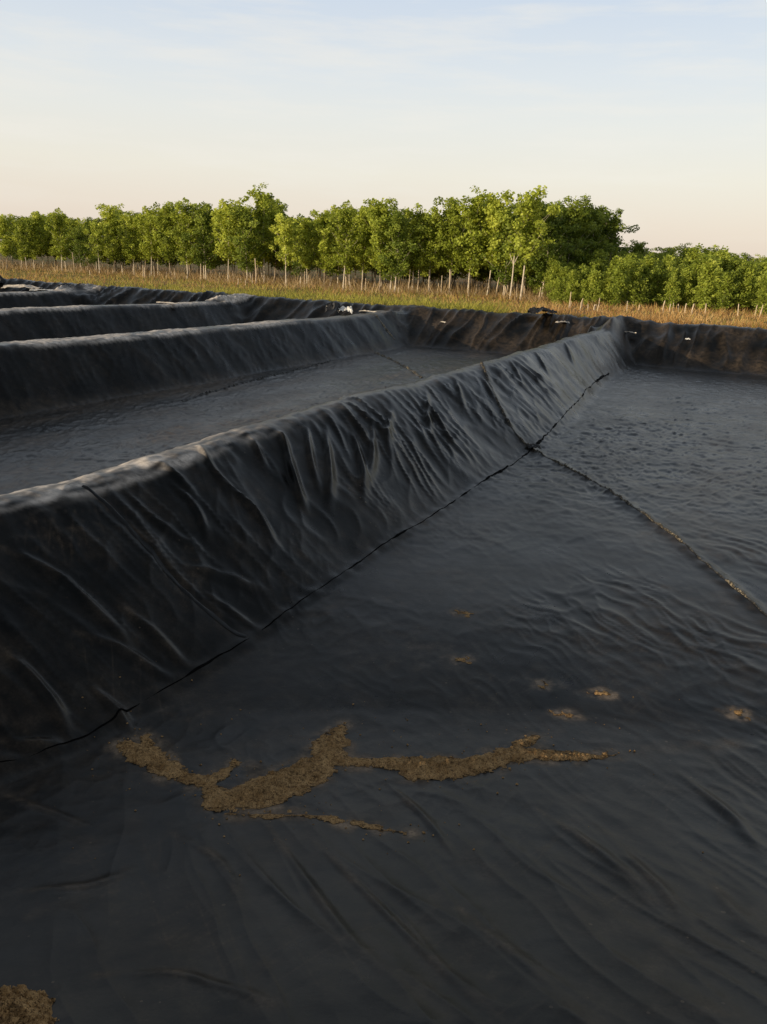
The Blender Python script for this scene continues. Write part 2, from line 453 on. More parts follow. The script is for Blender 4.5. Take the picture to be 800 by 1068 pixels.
def wrinkles(x, y, pp=None):
    s, t = site(x, y)
    b, far, near = pp or parts(x, y)
    w = np.zeros(x.shape)
    # folds hanging down the sides of the berms
    for k, tk in enumerate(CREST_T):
        q = b[k]; d = t-tk
        env = np.clip(q*(1.08-q)*4, 0, 1)*(q > 0.02)
        a = s + 0.9*d*noise2(s*0.22, k*4.0+0.5, 50+k) + 0.22*noise2(s*0.9, d*0.9, 60) + 0.07*noise2(s*3.1, d*2.2, 59)
        if k == 1:
            amp = (0.30+0.70*sstep(6.2, 8.0, s))*(1-0.45*sstep(13, 17, s))
        else:
            amp = 0.38
        gate = sstep(-0.10, 0.38, noise2(s*0.55, d*0.7+k*7, 70))
        gate2 = sstep(-0.2, 0.3, noise2(s*0.9+9, d*0.9+k*5, 71))
        reach = np.clip(1.5-(1.0+0.9*noise2(s*0.8, k*3.3, 72))*np.abs(d), 0.15, 1)
        w += env*amp*(0.095*gate*reach*ridged(noise2(a*2.1, d*0.35+k*11, 61), 6) + 0.034*gate2*ridged(noise2(a*4.6, d*0.8+k*11, 62), 5)+0.012*gate*ridged(noise2(a*9.5, d*2.0+k*11, 68), 4) + 0.04*noise2(a*0.9, d*0.6+k*3, 63))
        w += env*(0.014*ridged(noise2(s*2.4+d*1.6, d*2.6-s*0.7, 66), 3)+0.016*gate2*noise2(s*1.9-d*1.5, d*2.6, 67))
        # puckers along the rim
        w += 0.014*np.clip(q*6-4.6, 0, 1)*(noise2(s*5, d*4+k*5, 64)+0.6*noise2(s*11, d*9, 65))
    env = np.clip(far*(1.22-far)*3.4, 0, 1)*(far > 0.02)
    a = t+0.35*(s-25.6)*noise2(t*0.6, 0.5, 80)+0.25*noise2(t*0.8, s*0.8, 86)
    w += env*(0.26*ridged(noise2(a*0.9, s*0.10, 81), 2.2)*sstep(-.2, .25, noise2(t*.3, 2.2, 84)) + 0.14*ridged(noise2(a*2.1, s*0.25, 82)) + 0.10*noise2(t*0.7, s*0.5, 83)+0.05*noise2(t*2.1, s*1.7, 85))
    env = np.clip(near*(0.8-near)*6, 0, 1)*(near > 0.02)
    a = x+0.42*y
    w += env*(0.007*ridged(noise2(a*1.6+0.3*noise2(y*0.8, 1.1, 90), y*0.28, 91)) + 0.006*noise2(a*1.4, y*0.45, 92) + 0.004*noise2(a*5, y*2.2, 93))
    # ripples of the sheets lying on the floors
    top = b[0]
    for q in b[1:]: top = np.maximum(top, q)
    fl = np.clip(1-np.maximum(np.maximum(top, far), near)*6, 0, 1)
    r = np.hypot(x, y)
    du = x*0.865+y*0.50; dv = x*0.50-y*0.865          # dv runs along the near ripples
    mx = 0.25*fbm(x*0.9, y*0.9, 100, 3)
    right = sstep(-0.6, 1.0, x-0.17*y)
    calm = 0.30+0.70*right
    nearf = 1-sstep(7.0, 10.5, y)
    g1 = sstep(-0.1, 0.4, noise2(x*0.6, y*0.6, 101))
    qx = x+0.22*noise2(x*1.4, y*1.4, 110)+0.08*noise2(x*4, y*4, 111); qy = y+0.22*noise2(x*1.4+9, y*1.4, 112)+0.08*noise2(x*4, y*4+5, 113)
    qu = qx*0.865+qy*0.50; qv = qx*0.50-qy*0.865
    # near: short tight creases fanning towards the lower right, in patches
    w += fl*nearf*calm*(0.012*g1*ridged(noise2(qu*3.6, qv*1.1, 102), 3)+0.006*(0.3+g1)*ridged(noise2(qu*7.5, qv*2.6, 103), 2.5)+0.010*noise2(du*1.0, dv*0.5, 104))
    # beyond the cross weld: small crumples, no direction
    p1 = (t < -4.45)&(t > -12)
    damp = np.where(p1, 1.0, 0.4+0.6*right)
    g2 = 0.35+0.65*sstep(-0.25, 0.3, noise2(x*0.35, y*0.3, 114))
    w += fl*(1-nearf)*1.15*damp*(0.55+0.45*g2)*(0.013*ridged(noise2(qx*2.2, qy*2.6, 105), 3)+0.013*ridged(noise2(qx*4.3+2, qy*4.8, 106), 2.5)+0.010*ridged(noise2(qx*8.0, qy*8.5, 109), 2)+0.012*noise2(x*0.5, y*0.4, 107))
    wx = x+0.25*noise2(x*1.1, y*1.1, 160); wy = y+0.25*noise2(x*1.1+7, y*1.1, 161)
    pg = sstep(-0.15, 0.4, noise2(x*0.5, y*0.5, 162))*(1-0.55*fl*right)*(1-0.85*np.clip(near*5, 0, 1))
    wl_ = np.clip(near*4, 0, 1)
    w += wl_*(0.006*ridged(noise2((x+0.45*y)*2.2+0.4*noise2(x*1.3, y*1.3, 166), y*0.5, 167), 4)+0.004*ridged(noise2((x+0.5*y)*6+0.5*noise2(x*2, y*2, 168), y*1.1, 169), 3))
    w += (0.08+0.92*pg)*(0.010*ridged(noise2(wx*1.5+wy*0.7, wy*1.2-wx*0.6, 163), 4)+0.006*ridged(noise2(wx*3.3-wy*1.2, wy*2.4+wx, 164), 3.5)+0.0030*ridged(noise2(wx*7.5, wy*6.5, 165), 3))
    w += 0.0015*fbm(x*5, y*5, 108, 3)
    # the long folds one can follow by eye
    for pts, wd, am in FOLDS:
        P = np.asarray(pts); pad = 4*wd
        m = (x > P[:, 0].min()-pad) & (x < P[:, 0].max()+pad) & (y > P[:, 1].min()-pad) & (y < P[:, 1].max()+pad)
        if not m.any(): continue
        pts2 = smooth_path(pts, 0.06)
        d, f = seg_dist(x[m], y[m], pts2)
        nb_ = np.mean(np.asarray(pts)[:, 1]) < 3.2
        wf = wd*(0.75+0.5*f)*(0.6 if nb_ else 0.68)
        tp = np.clip(f*2.6-0.1, 0, 1)*(0.8 if nb_ else 1.15)*np.clip((1-f)*2.6, 0, 1)
        w[m] += (0.60 if nb_ else 1.15)*am*tp*np.exp(-(d/wf)**2)
    # sheets pull up a little where they are welded
    for key, am, wd in (('toe', 0.018, 0.06), ('floor', 0.025, 0.07), ('up2', 0.02, 0.06), ('p2toe', 0.02, 0.08)):
        P = np.asarray(SEAM_PATHS[key]); pad = 0.4
        m = (x > P[:, 0].min()-pad) & (x < P[:, 0].max()+pad) & (y > P[:, 1].min()-pad) & (y < P[:, 1].max()+pad)
        d, f = seg_dist(x[m], y[m], smooth_path(SEAM_PATHS[key], 0.12))
        w[m] += am*np.exp(-(d/wd)**2)*(1+0.7*noise2(x[m]*6, y[m]*6, 120))
    return w

def surf(x, y):
    x = np.asarray(x, float); y = np.asarray(y, float)
    pp = parts(x, y)
    return base(x, y, pp)+wrinkles(x, y, pp)

def liner_edges(x, y):
    s, t = site(x, y)
    e = 0.16*noise2(t*0.9, 5.5, 130)+0.08*noise2(t*2.7, 5.9, 131)
    return FAR_TOP+0.25+e-s, t-(CREST_T[-1]-0.25), 3.5-t, y-0.45-0.1*noise2(x*1.5, 0.2, 132)

def stroke_mask(x, y, rows):
    """>0 inside a run of mud, given (x, y, half width) rows"""
    rows = np.asarray(rows, float); best = np.full(x.shape, -9.0)
    for i in range(len(rows)-1):
        a, b = rows[i], rows[i+1]; v = b[:2]-a[:2]; l2 = v@v+1e-9
        u = np.clip(((x-a[0])*v[0]+(y-a[1])*v[1])/l2, 0, 1)
        d = np.hypot(x-a[0]-u*v[0], y-a[1]-u*v[1]); w = a[2]+u*(b[2]-a[2])
        best = np.maximum(best, (w-d))
    return best

def dust_sheen_map(x, y):
    s, t = site(x, y)
    b, far, near = parts(x, y)
    D = np.zeros(x.shape); C = np.zeros(x.shape)
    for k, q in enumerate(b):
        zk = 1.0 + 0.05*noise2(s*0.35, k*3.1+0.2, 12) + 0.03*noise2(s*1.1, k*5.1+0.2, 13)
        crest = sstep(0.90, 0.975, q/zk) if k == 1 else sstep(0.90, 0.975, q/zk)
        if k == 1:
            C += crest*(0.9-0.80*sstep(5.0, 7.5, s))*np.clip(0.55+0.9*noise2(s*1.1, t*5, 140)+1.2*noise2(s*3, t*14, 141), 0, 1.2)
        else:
            C += crest*(1.0*sstep(-0.22, 0.12, noise2(s*0.55, k*2.2, 142)+0.5*noise2(s*1.7, t*5, 155))+0.08)*(1-0.8*sstep(17, 21, s)*(k == 2))  # sunlit sheen of these crest tops, painted in as pale streaks
    D += 0.32*np.clip(far*5, 0, 1)*np.clip(0.35+1.1*fbm(t*1.1, s*0.9, 143, 4), 0, 1)*sstep(-16, -10, t)
    D += 0.36*np.clip(1-far*3, 0, 1)*(t < -5)*(t > -11)*(1-np.clip(b[1]*3, 0, 1))*(1-np.clip(b[2]*3, 0, 1))*np.clip(0.35+1.3*fbm(s*0.35, t*1.3, 151, 4), 0, 1)
    toe = np.clip(1-np.abs(y-3.75)/0.7, 0, 1)
    D += 0.10*toe*np.clip(0.4+1.3*fbm(x*2.2, y*3.0, 144, 4), 0, 1)
    # a thin silt tail to the right of the mud, and stains round the spots
    m = stroke_mask(x, y, [(1.3, 3.83, .05), (1.9, 3.95, .05), (2.35, 4.02, .06), (3.2, 4.25, .05)])
    D += 0.30*np.clip(m*14+0.6, 0, 1)*np.clip(0.5+1.6*noise2(x*6, y*9, 145), 0, 1)
    sc1 = np.abs(noise2((x+0.45*y)*7, (y-0.3*x)*0.9, 152)); sc2 = np.abs(noise2((x-0.9*y)*8+3, (y+0.6*x)*1.1, 153))
    D += 0.13*(np.clip(1-sc1*20, 0, 1)+np.clip(1-sc2*20, 0, 1))*sstep(0.0, 0.35, noise2(x*1.6, y*1.6, 154))*(1-sstep(5, 7, y))
    for k in MUD:
        m = stroke_mask(x, y, MUD[k])
        D += 2.2*np.clip(1+m/0.10, 0, 1)**2.2*np.clip(0.30+1.6*fbm(x*6, y*6, 146, 4), 0, 1)
    for pts, wd, am in FOLDS:                       # paler streaks along the nearer fold crests
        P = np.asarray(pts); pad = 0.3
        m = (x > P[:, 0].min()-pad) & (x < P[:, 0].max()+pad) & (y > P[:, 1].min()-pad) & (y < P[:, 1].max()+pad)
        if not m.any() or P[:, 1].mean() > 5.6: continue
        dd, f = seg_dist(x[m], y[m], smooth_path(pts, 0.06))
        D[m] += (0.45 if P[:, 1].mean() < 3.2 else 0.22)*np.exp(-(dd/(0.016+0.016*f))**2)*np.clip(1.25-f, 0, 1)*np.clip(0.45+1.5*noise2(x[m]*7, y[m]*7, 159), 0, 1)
    D += 0.10*sstep(0.0, 0.5, fbm(x*1.7+9, y*1.7, 170, 5))*sstep(0.0, 0.35, noise2(x*5, y*5, 171))*(1-sstep(7, 11, y))
    floor_ = 1-np.clip(np.maximum.reduce(b+[far])*4, 0, 1)
    D += 0.16*floor_*np.clip(0.45+0.9*fbm(x*0.8, y*0.8, 156, 4), 0, 1)*(0.35+0.65*sstep(4, 9, y))
    for sx, sy in SPOTS:
        d = np.hypot((x-sx)*(0.85+0.0*y), (y-sy)*1.15)+0.05*fbm(x*9, y*9, 157, 3)
        g = np.exp(-(np.clip(d, 0, None)/0.062)**2)*np.clip(0.70+1.3*noise2(x*13, y*13, 147)+0.8*noise2(x*31, y*31, 158), 0, 1.2)
        C += 0.10*g; D += 2.6*g
    D += 0.05*sstep(0.1, 0.5, fbm(x*1.1, y*1.1, 148, 4))
    D += 0.07*sstep(0.25, 0.5, fbm(x*3.1+4, y*3.1, 149, 3))*(1-sstep(6, 9, y))
    return np.clip(D, 0, 1), np.clip(C, 0, 1)

# graded sheet: rings get wider with distance so near folds are fine
def rings(r0, r1, k):
    n = int(math.log(r1/r0)/k); return r0*np.exp(np.linspace(0, math.log(r1/r0), n))
ANG = np.radians(np.concatenate([np.arange(-118, -33, 0.8), np.arange(-33, 33, 0.095), np.arange(33, 118.1, 0.8)]))
RAD = rings(0.5, 62, 0.0050)
RR, AA = np.meshgrid(RAD, ANG, indexing='ij')
X = RR*np.sin(AA); Y = RR*np.cos(AA)
nr, na = X.shape
Z = surf(X.ravel(), Y.ravel()).reshape(nr, na)
e = [q.reshape(nr, na) for q in liner_edges(X.ravel(), Y.ravel())]
tuck = np.zeros_like(Z)
for q in e: tuck += np.clip(0.10-q, 0, 1)*1.3
Z = Z+0.035*(np.minimum.reduce(e) < 0.6)-tuck
inside = np.minimum.reduce(e) > -0.22
P3 = np.stack([X, Y, Z], -1)
dr = np.gradient(P3, axis=0); da = np.gradient(P3, axis=1)
NRM = np.cross(da, dr); NRM /= np.linalg.norm(NRM, axis=-1, keepdims=True)+1e-12
if NRM[nr//2, na//2, 2] < 0: NRM = -NRM
DUST, CREST = dust_sheen_map(X.ravel(), Y.ravel())
ii, jj = np.meshgrid(np.arange(nr-1), np.arange(na-1), indexing='ij')
QUAD = np.stack([ii*na+jj, ii*na+jj+1, (ii+1)*na+jj+1, (ii+1)*na+jj], -1).reshape(-1, 4)
QUAD = QUAD[:, ::-1]
fin = (inside[:-1, :-1] & inside[1:, 1:]).ravel()
FX = (0.25*(X[:-1, :-1]+X[1:, :-1]+X[:-1, 1:]+X[1:, 1:])).ravel()
FY = (0.25*(Y[:-1, :-1]+Y[1:, :-1]+Y[:-1, 1:]+Y[1:, 1:])).ravel()
QUAD = QUAD[fin]; FX = FX[fin]; FY = FY[fin]
v0 = P3.reshape(-1, 3)
_q = QUAD[len(QUAD)//2]
if np.cross(v0[_q[1]]-v0[_q[0]], v0[_q[2]]-v0[_q[0]])[2] < 0: QUAD = QUAD[:, ::-1]
FS, FT = site(FX, FY)
fb, ffar, fnear = parts(FX, FY)
FB = np.stack(fb+[ffar, fnear], 1)
TOPI = FB.argmax(1); TOPV = FB.max(1)
# which side of the toe seam a face lies, so the floor sheet ends at its weld
cr = np.array(CREST_T); POND = np.clip((FT[:, None] < cr[None, :]).sum(1)-1, 0, 4)

def cut(mask, name, parent):
    q = QUAD[mask]
    if not len(q): return None
    used, inv = np.unique(q.ravel(), return_inverse=True)
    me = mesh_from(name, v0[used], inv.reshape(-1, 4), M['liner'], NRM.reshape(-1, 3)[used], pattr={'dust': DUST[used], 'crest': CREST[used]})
    return add_mesh(name, me, parent)

fl_path = np.array(SEAM_PATHS['floor']); o_ = np.argsort(fl_path[:, 1])
SEAM_X = np.interp(FY, fl_path[o_, 1], fl_path[o_, 0])
toe_path = np.array(SEAM_PATHS['toe'])
TOE_X = np.interp(FY, toe_path[:, 1], toe_path[:, 0])
POND_LABEL = [
    'black liner of the wide near pond with mud lying along its bottom edge',
    'black liner of the pond just behind the big pleated berm, with a dusty grey floor',
    'black liner of the narrow dark third pond seen between two pale berm crests',
    'black liner of the fourth pond, a thin dark band below the straw coloured grass',
    'black liner of the last pond, a short dark strip by the pale scraps',
]
LINERS = []
for k in range(5):
    o = empty('pond_liner', (*world(12.0, 0.5*(CREST_T[k]+CREST_T[k+1])), 0.0))
    tag(o, POND_LABEL[k], 'pond liner', 'pond liners laid side by side')
    LINERS.append(o)
bpy.context.view_layer.update()
for k in range(5):
    inv = LINERS[k].matrix_world.inverted()
    pk = POND == k
    isfar = pk & (TOPI == 6) & (TOPV > 0.035)
    isnear = pk & (TOPI == 7) & (TOPV > 0.035) & ~isfar
    isl = pk & ~isfar & ~isnear & (FT < cr[k+1]+2.4) & (TOPV > 0.035)
    if k == 0:
        isl = pk & ~isfar & ~isnear & (FX < TOE_X)
    isr = pk & ~isfar & ~isnear & ~isl & (TOPV > 0.035)
    rest = pk & ~isfar & ~isnear & ~isl & ~isr
    sheets = [(isfar, 'end_bank_sheet'), (isnear, 'near_bank_sheet')]
    if k == 0:
        up1 = np.interp(FX, *np.array(SEAM_PATHS['up1']).T)
        up2 = 11.56+(2.19-FX)*3.4
        sheets += [(isl & (FY < up1), 'berm_side_sheet'), (isl & (FY >= up1) & (FY < up2), 'berm_side_sheet'), (isl & (FY >= up2), 'berm_side_sheet')]
        cutl = (FX < SEAM_X) & (FY < 11.56)
        sheets += [(rest & cutl, 'floor_sheet'), (rest & ~cutl, 'floor_sheet'), (isr, 'berm_side_sheet')]
    else:
        sheets += [(isl, 'berm_side_sheet'), (isr, 'berm_side_sheet'), (rest, 'floor_sheet')]
    for mk, nm in sheets:
        o = cut(mk, nm, LINERS[k])
        if o: o.matrix_parent_inverse = inv

# ------------------------------------------------------------------ welded seams
def seam(key, parent, width=0.022, lift=0.016, tan=0.0, flap=None, name='weld_seam', seed=0):
    p = smooth_path(SEAM_PATHS[key], 0.012)
    n = len(p); L = np.arange(n)*0.012
    jit = 0.012*noise2(L*6, 0*L+seed, 201)+0.02*noise2(L*1.3, 0*L+seed, 202)
    tg = np.gradient(p, axis=0); tg /= np.linalg.norm(tg, axis=1)[:, None]
    nm = np.stack([tg[:, 1], -tg[:, 0]], 1)
    p = p+nm*jit[:, None]
    pk = 0.5+0.8*noise2(L*15, 0*L+seed, 203)+0.35*noise2(L*40, 0*L, 204)
    pk = np.clip(pk, 0.02, 1.3)
    gap = sstep(-0.12, 0.10, noise2(L*2.4, 0*L+seed+3.3, 205)) if flap is None else flap(L/L[-1])
    off = np.array([-1.2, -0.6, -0.1, 0.3, 0.8, 1.3]); prof = np.array([-0.35, 0.45, 1.0, 1.15, 0.5, -0.35])
    V = []
    for o, h in zip(off, prof):
        q = p+nm*(o*width*(0.7+0.5*pk)*(np.clip(0.10+0.95*gap, 0.10, 2.2) if key == 'toe' else 1.0))[:, None]
        z = surf(q[:, 0], q[:, 1])+0.004+lift*h*pk*(0.25+0.9*gap)-(0.014*(1-sstep(0.04, 0.16, gap)) if key == 'toe' else 0.0)
        V.append(np.column_stack([q, z]))
    V = np.stack(V, 1).reshape(-1, 3); m = len(off)
    a, b = np.meshgrid(np.arange(n-1), np.arange(m-1), indexing='ij')
    Fc = np.stack([a*m+b, a*m+b+1, (a+1)*m+b+1, (a+1)*m+b], -1).reshape(-1, 4)
    tn = np.repeat(tan*(0.6+0.4*gap), m)
    me = mesh_from(name, V, Fc, M['seam_dark'] if key == 'toe' else M['seam'], pattr={'tan': tn})
    o = add_mesh(name, me, parent); o.matrix_parent_inverse = parent.matrix_world.inverted()
    return o

def toe_flap(f):
    return 0.13+0.08*noise2(f*70, f*0, 9)+0.75*sstep(-0.02, 0.25, noise2(f*44, f*0, 7))*sstep(0.0, 0.3, f+0.6*noise2(f*9, f*0, 8))+0.9*np.exp(-((f-0.50)/0.035)**2)+1.3*np.exp(-((f-0.93)/0.045)**2)+1.0*np.exp(-((f-0.40)/0.02)**2)
seam('toe', LINERS[0], 0.013, 0.013, 0.03, toe_flap, seed=1)
seam('floor', LINERS[0], 0.013, 0.022, 0.6, seed=2)['label'] = 'tan stitched seam crossing the floor sheet'
seam('up1', LINERS[0], 0.016, 0.012, 0.0, seed=3)
seam('up2', LINERS[0], 0.030, 0.030, 0.35, seed=4)
seam('p2floor', LINERS[1], 0.045, 0.05, 1.0, seed=5)
seam('p2bank', LINERS[1], 0.06, 0.06, 0.8, seed=6)
seam('p2toe', LINERS[1], 0.03, 0.03, 0.1, seed=7)

# ------------------------------------------------------------------ ground to the horizon
gr = np.concatenate([rings(0.3, 90, 0.02), rings(92, 4000, 0.12)])
ga = np.radians(np.concatenate([np.arange(-180, -40, 2), np.arange(-40, 40, 0.4), np.arange(40, 180.1, 2)]))
GR, GA = np.meshgrid(gr, ga, indexing='ij'); GX = GR*np.sin(GA); GY = GR*np.cos(GA)
def ground_z(x, y):
    s, t = site(x, y)
    z = 0.70+0.45*sstep(-1, 24, s)+0.05*noise2(x*0.15, y*0.15, 301)+0.02*noise2(x*0.9, y*0.9, 302)
    return np.where(s > 24, z+0.03*(sstep(27.2, 28.2, s))-0.03, z-0.03)
ge = np.minimum.reduce(liner_edges(GX.ravel(), GY.ravel())).reshape(GX.shape)
GZ = ground_z(GX.ravel(), GY.ravel()).reshape(GX.shape)
gn, gm = GX.shape
ii, jj = np.meshgrid(np.arange(gn-1), np.arange(gm-1), indexing='ij')
GQ = np.stack([ii*gm+jj, (ii+1)*gm+jj, (ii+1)*gm+jj+1, ii*gm+jj+1], -1).reshape(-1, 4)
keep = (np.minimum.reduce([ge[:-1, :-1], ge[1:, :-1], ge[:-1, 1:], ge[1:, 1:]]) < 0.12).ravel()
GZ = GZ-np.clip(ge, 0, 0.4)*0.9
tag(add_mesh('ground', mesh_from('ground', np.stack([GX, GY, GZ], -1).reshape(-1, 3), GQ[keep][:, ::-1], M['ground'])), kind='structure')

# ------------------------------------------------------------------ mud on the liner
def patch(name, x0, x1, y0, y1, step, mask_fn, thick, label, cat, group=None, dscale=0.06):
    xs = np.arange(x0, x1, step); ys = np.arange(y0, y1, step)
    gx, gy = np.meshgrid(xs, ys, indexing='ij'); sh = gx.shape
    x, y = gx.ravel(), gy.ravel()
    mk = mask_fn(x, y)
    z = surf(x, y)
    lump = 0.35+0.9*np.clip(fbm(x*9, y*9, 401, 4)+0.35, 0, 1.2)+1.5*np.abs(noise2(x*24, y*24, 402))+1.2*np.abs(noise2(x*55, y*55, 403))
    h = np.clip(mk/(0.05+0.06*(thick > 0.01)), -0.4, 1)
    z = z+0.002+thick*np.sign(h)*np.abs(h)**1.15*np.where(h > 0, np.clip(lump, 0.12, 3), 0.6)
    k = (mk > -0.012).reshape(sh)
    reg = np.zeros(sh, bool); reg.flat[np.argmax(np.where(k.ravel(), mk, -9))] = True
    while True:                                   # keep the one piece that hangs together
        g = reg.copy()
        for _ in range(12):
            q = g.copy(); q[1:] |= g[:-1]; q[:-1] |= g[1:]; q[:, 1:] |= g[:, :-1]; q[:, :-1] |= g[:, 1:]
            g = q & k
        if g.sum() == reg.sum(): break
        reg = g
    k = reg
    fk = (k[:-1, :-1] & k[1:, :-1] & k[:-1, 1:] & k[1:, 1:]).ravel()
    ii, jj = np.meshgrid(np.arange(sh[0]-1), np.arange(sh[1]-1), indexing='ij')
    q = np.stack([ii*sh[1]+jj, (ii+1)*sh[1]+jj, (ii+1)*sh[1]+jj+1, ii*sh[1]+jj+1], -1).reshape(-1, 4)[fk]
    used, inv = np.unique(q.ravel(), return_inverse=True)
    v = np.column_stack([x, y, z])[used]
    c = v.mean(0); c[2] = v[:, 2].min()
    o = add_mesh(name, mesh_from(name, v-c, inv.reshape(-1, 4), M['mud'], pattr={'depth': np.clip(mk/dscale, 0, 1)[used]}), loc=c)
    return tag(o, label, cat, group)

def edge_noise(x, y, a=0.045):
    return a*fbm(x*7, y*7, 410, 4)+0.4*a*noise2(x*40, y*40, 411)

def mud_union(keys):
    def f(x, y):
        m = np.full(x.shape, -9.0)
        for k in keys: m = np.maximum(m, stroke_mask(x, y, MUD[k]))
        return m-0.004+edge_noise(x, y)+0.022*noise2(x*22, y*22, 412)+0.016*noise2(x*48, y*48, 413)
    return f
patch('mud_streak', -1.6, 1.5, 2.5, 4.2, 0.0085, mud_union(['A', 'A2', 'B', 'D', 'E']), 0.028,
      'long branching streak of drying brown mud along the bottom edge of the near pond', 'mud')
patch('mud_streak', -0.75, 0.25, 2.45, 3.05, 0.008, mud_union(['C']), 0.008,
      'thin tapering tongue of brown mud just below the long branching streak', 'mud')
SPOT_LABEL = ['tan mud spot on the pond floor, the higher of two above the mud streak',
              'tan mud spot on the pond floor, the lower of two above the mud streak',
              'pale mud spot with a ragged edge above the thin end of the mud streak',
              'small round brown mud clod on the liner up from the thick mud',
              'faint pale mud spot off by itself near the edge of the picture',
              'narrow pale mud smear lying just above the end of the mud streak']
SPOT_SIZE = [(0.060, 0.07), (0.055, 0.055), (0.050, 0.065), (0.040, 0.045), (0.038, 0.045), (0.075, 0.022)]
for (sx, sy), lb, (a, b) in zip(SPOTS, SPOT_LABEL, SPOT_SIZE):
    def f(x, y, sx=sx, sy=sy, a=a, b=b):
        return (1-np.hypot((x-sx)/a, (y-sy)/b))*min(a, b)*0.55+0.075*fbm(x*18, y*18, 420, 4)-0.014
    patch('mud_spot', sx-0.18, sx+0.18, sy-0.2, sy+0.2, 0.008, f, 0.007, lb, 'mud spot', 'mud spots on the pond floor', dscale=0.03)

# a heap of crumbly soil on the near bank
def heap():
    cx, cy, R = -1.07, 1.64, 0.20
    xs = np.arange(-R, R, 0.0055)
    gx, gy = np.meshgrid(xs, xs, indexing='ij'); sh = gx.shape; x = gx.ravel()+cx; y = gy.ravel()+cy
    d = np.hypot(gx.ravel(), gy.ravel())/R+0.30*fbm(x*6, y*6, 430, 3)
    h = np.clip(1-d, -0.2, 1)
    z = surf(x, y)+0.04*0+0.09*h+np.clip(h*5, 0, 1)*(0.045*np.abs(noise2(x*14, y*14, 431))+0.040*np.abs(noise2(x*33, y*33, 432))+0.022*np.abs(noise2(x*75, y*75, 433)))
    k = (h > -0.12).reshape(sh)
    fk = (k[:-1, :-1] & k[1:, :-1] & k[:-1, 1:] & k[1:, 1:]).ravel()
    ii, jj = np.meshgrid(np.arange(sh[0]-1), np.arange(sh[1]-1), indexing='ij')
    q = np.stack([ii*sh[1]+jj, (ii+1)*sh[1]+jj, (ii+1)*sh[1]+jj+1, ii*sh[1]+jj+1], -1).reshape(-1, 4)[fk]
    used, inv = np.unique(q.ravel(), return_inverse=True)
    v = np.column_stack([x, y, z])[used]-np.array([cx, cy, 0.6])
    q4 = inv.reshape(-1, 4); tri = np.concatenate([q4[:, [0, 1, 2]], q4[:, [0, 2, 3]]])
    pick = rng.choice(len(v), 420, replace=False)
    cv, cf = clod_mesh(420, lambda n: v[pick, :2]+np.array([cx, cy]), 0.004, 0.020)
    cz = np.repeat(v[pick, 2]+0.6-surf(v[pick, 0]+cx, v[pick, 1]+cy), 6)
    cv = cv+np.column_stack([0*cz, 0*cz, cz])-np.array([cx, cy, 0.6])
    tri = np.concatenate([tri, cf+len(v)]); v = np.concatenate([v, cv])
    tag(add_mesh('soil_heap', mesh_from('soil_heap', v, tri, M['mud'], smooth=False, pattr={'depth': np.ones(len(v))}), loc=(cx, cy, 0.6)),
        'small heap of loose crumbly brown soil on the near rim of the liner', 'soil heap')

def clod_mesh(n, region, smin, smax):
    """many little lumps of soil as one mesh"""
    base_v = np.array([(1, 0, 0), (-1, 0, 0), (0, 1, 0), (0, -1, 0), (0, 0, 1), (0, 0, -1)], float)
    base_f = np.array([(0, 2, 4), (2, 1, 4), (1, 3, 4), (3, 0, 4), (2, 0, 5), (1, 2, 5), (3, 1, 5), (0, 3, 5)])
    pts = region(n); n = len(pts)
    sz = smin+(smax-smin)*rng.random(n)**3
    z = surf(pts[:, 0], pts[:, 1])
    jit = 0.65+0.6*rng.random((n, 6, 1))
    V = base_v[None]*jit*sz[:, None, None]*np.array([1, 1, 0.75])
    th = rng.random(n)*6.28; c, s_ = np.cos(th), np.sin(th)
    V = np.stack([V[..., 0]*c[:, None]-V[..., 1]*s_[:, None], V[..., 0]*s_[:, None]+V[..., 1]*c[:, None], V[..., 2]], -1)
    V += np.column_stack([pts, z+sz*0.35])[:, None, :]
    Fc = base_f[None]+np.arange(n)[:, None, None]*6
    return V.reshape(-1, 3), Fc.reshape(-1, 3)
heap()
def crumb_region(n):
    x = rng.uniform(-1.7, 2.0, n*6); y = rng.uniform(2.5, 4.6, n*6)
    m = np.full(x.shape, -9.0)
    for k in MUD: m = np.maximum(m, stroke_mask(x, y, MUD[k]))
    pr = np.where(m > 0, 0.5, np.exp(m/0.10)*0.45)+0.012
    k = rng.random(len(x)) < pr
    return np.column_stack([x, y])[k][:n]
V, Fc = clod_mesh(800, crumb_region, 0.002, 0.009)
def core_region(n):
    x = rng.uniform(-1.5, 1.3, n*60); y = rng.uniform(2.6, 4.1, n*60)
    m = np.full(x.shape, -9.0)
    for k in MUD: m = np.maximum(m, stroke_mask(x, y, MUD[k]))
    k = rng.random(len(x)) < np.clip((m-0.01)/0.07, 0, 1)**1.3
    return np.column_stack([x, y])[k][:n]
V2, F2 = clod_mesh(2400, core_region, 0.004, 0.015)
V2[:, 2] += 0.008
Fc = np.concatenate([Fc, F2+len(V)]); V = np.concatenate([V, V2])
tag(add_mesh('soil_crumbs', mesh_from('soil_crumbs', V, Fc, M['mud'], smooth=False, pattr={'depth': np.ones(len(V))})), 'scattered crumbs of soil around the mud streak', 'soil crumbs', kind='stuff')

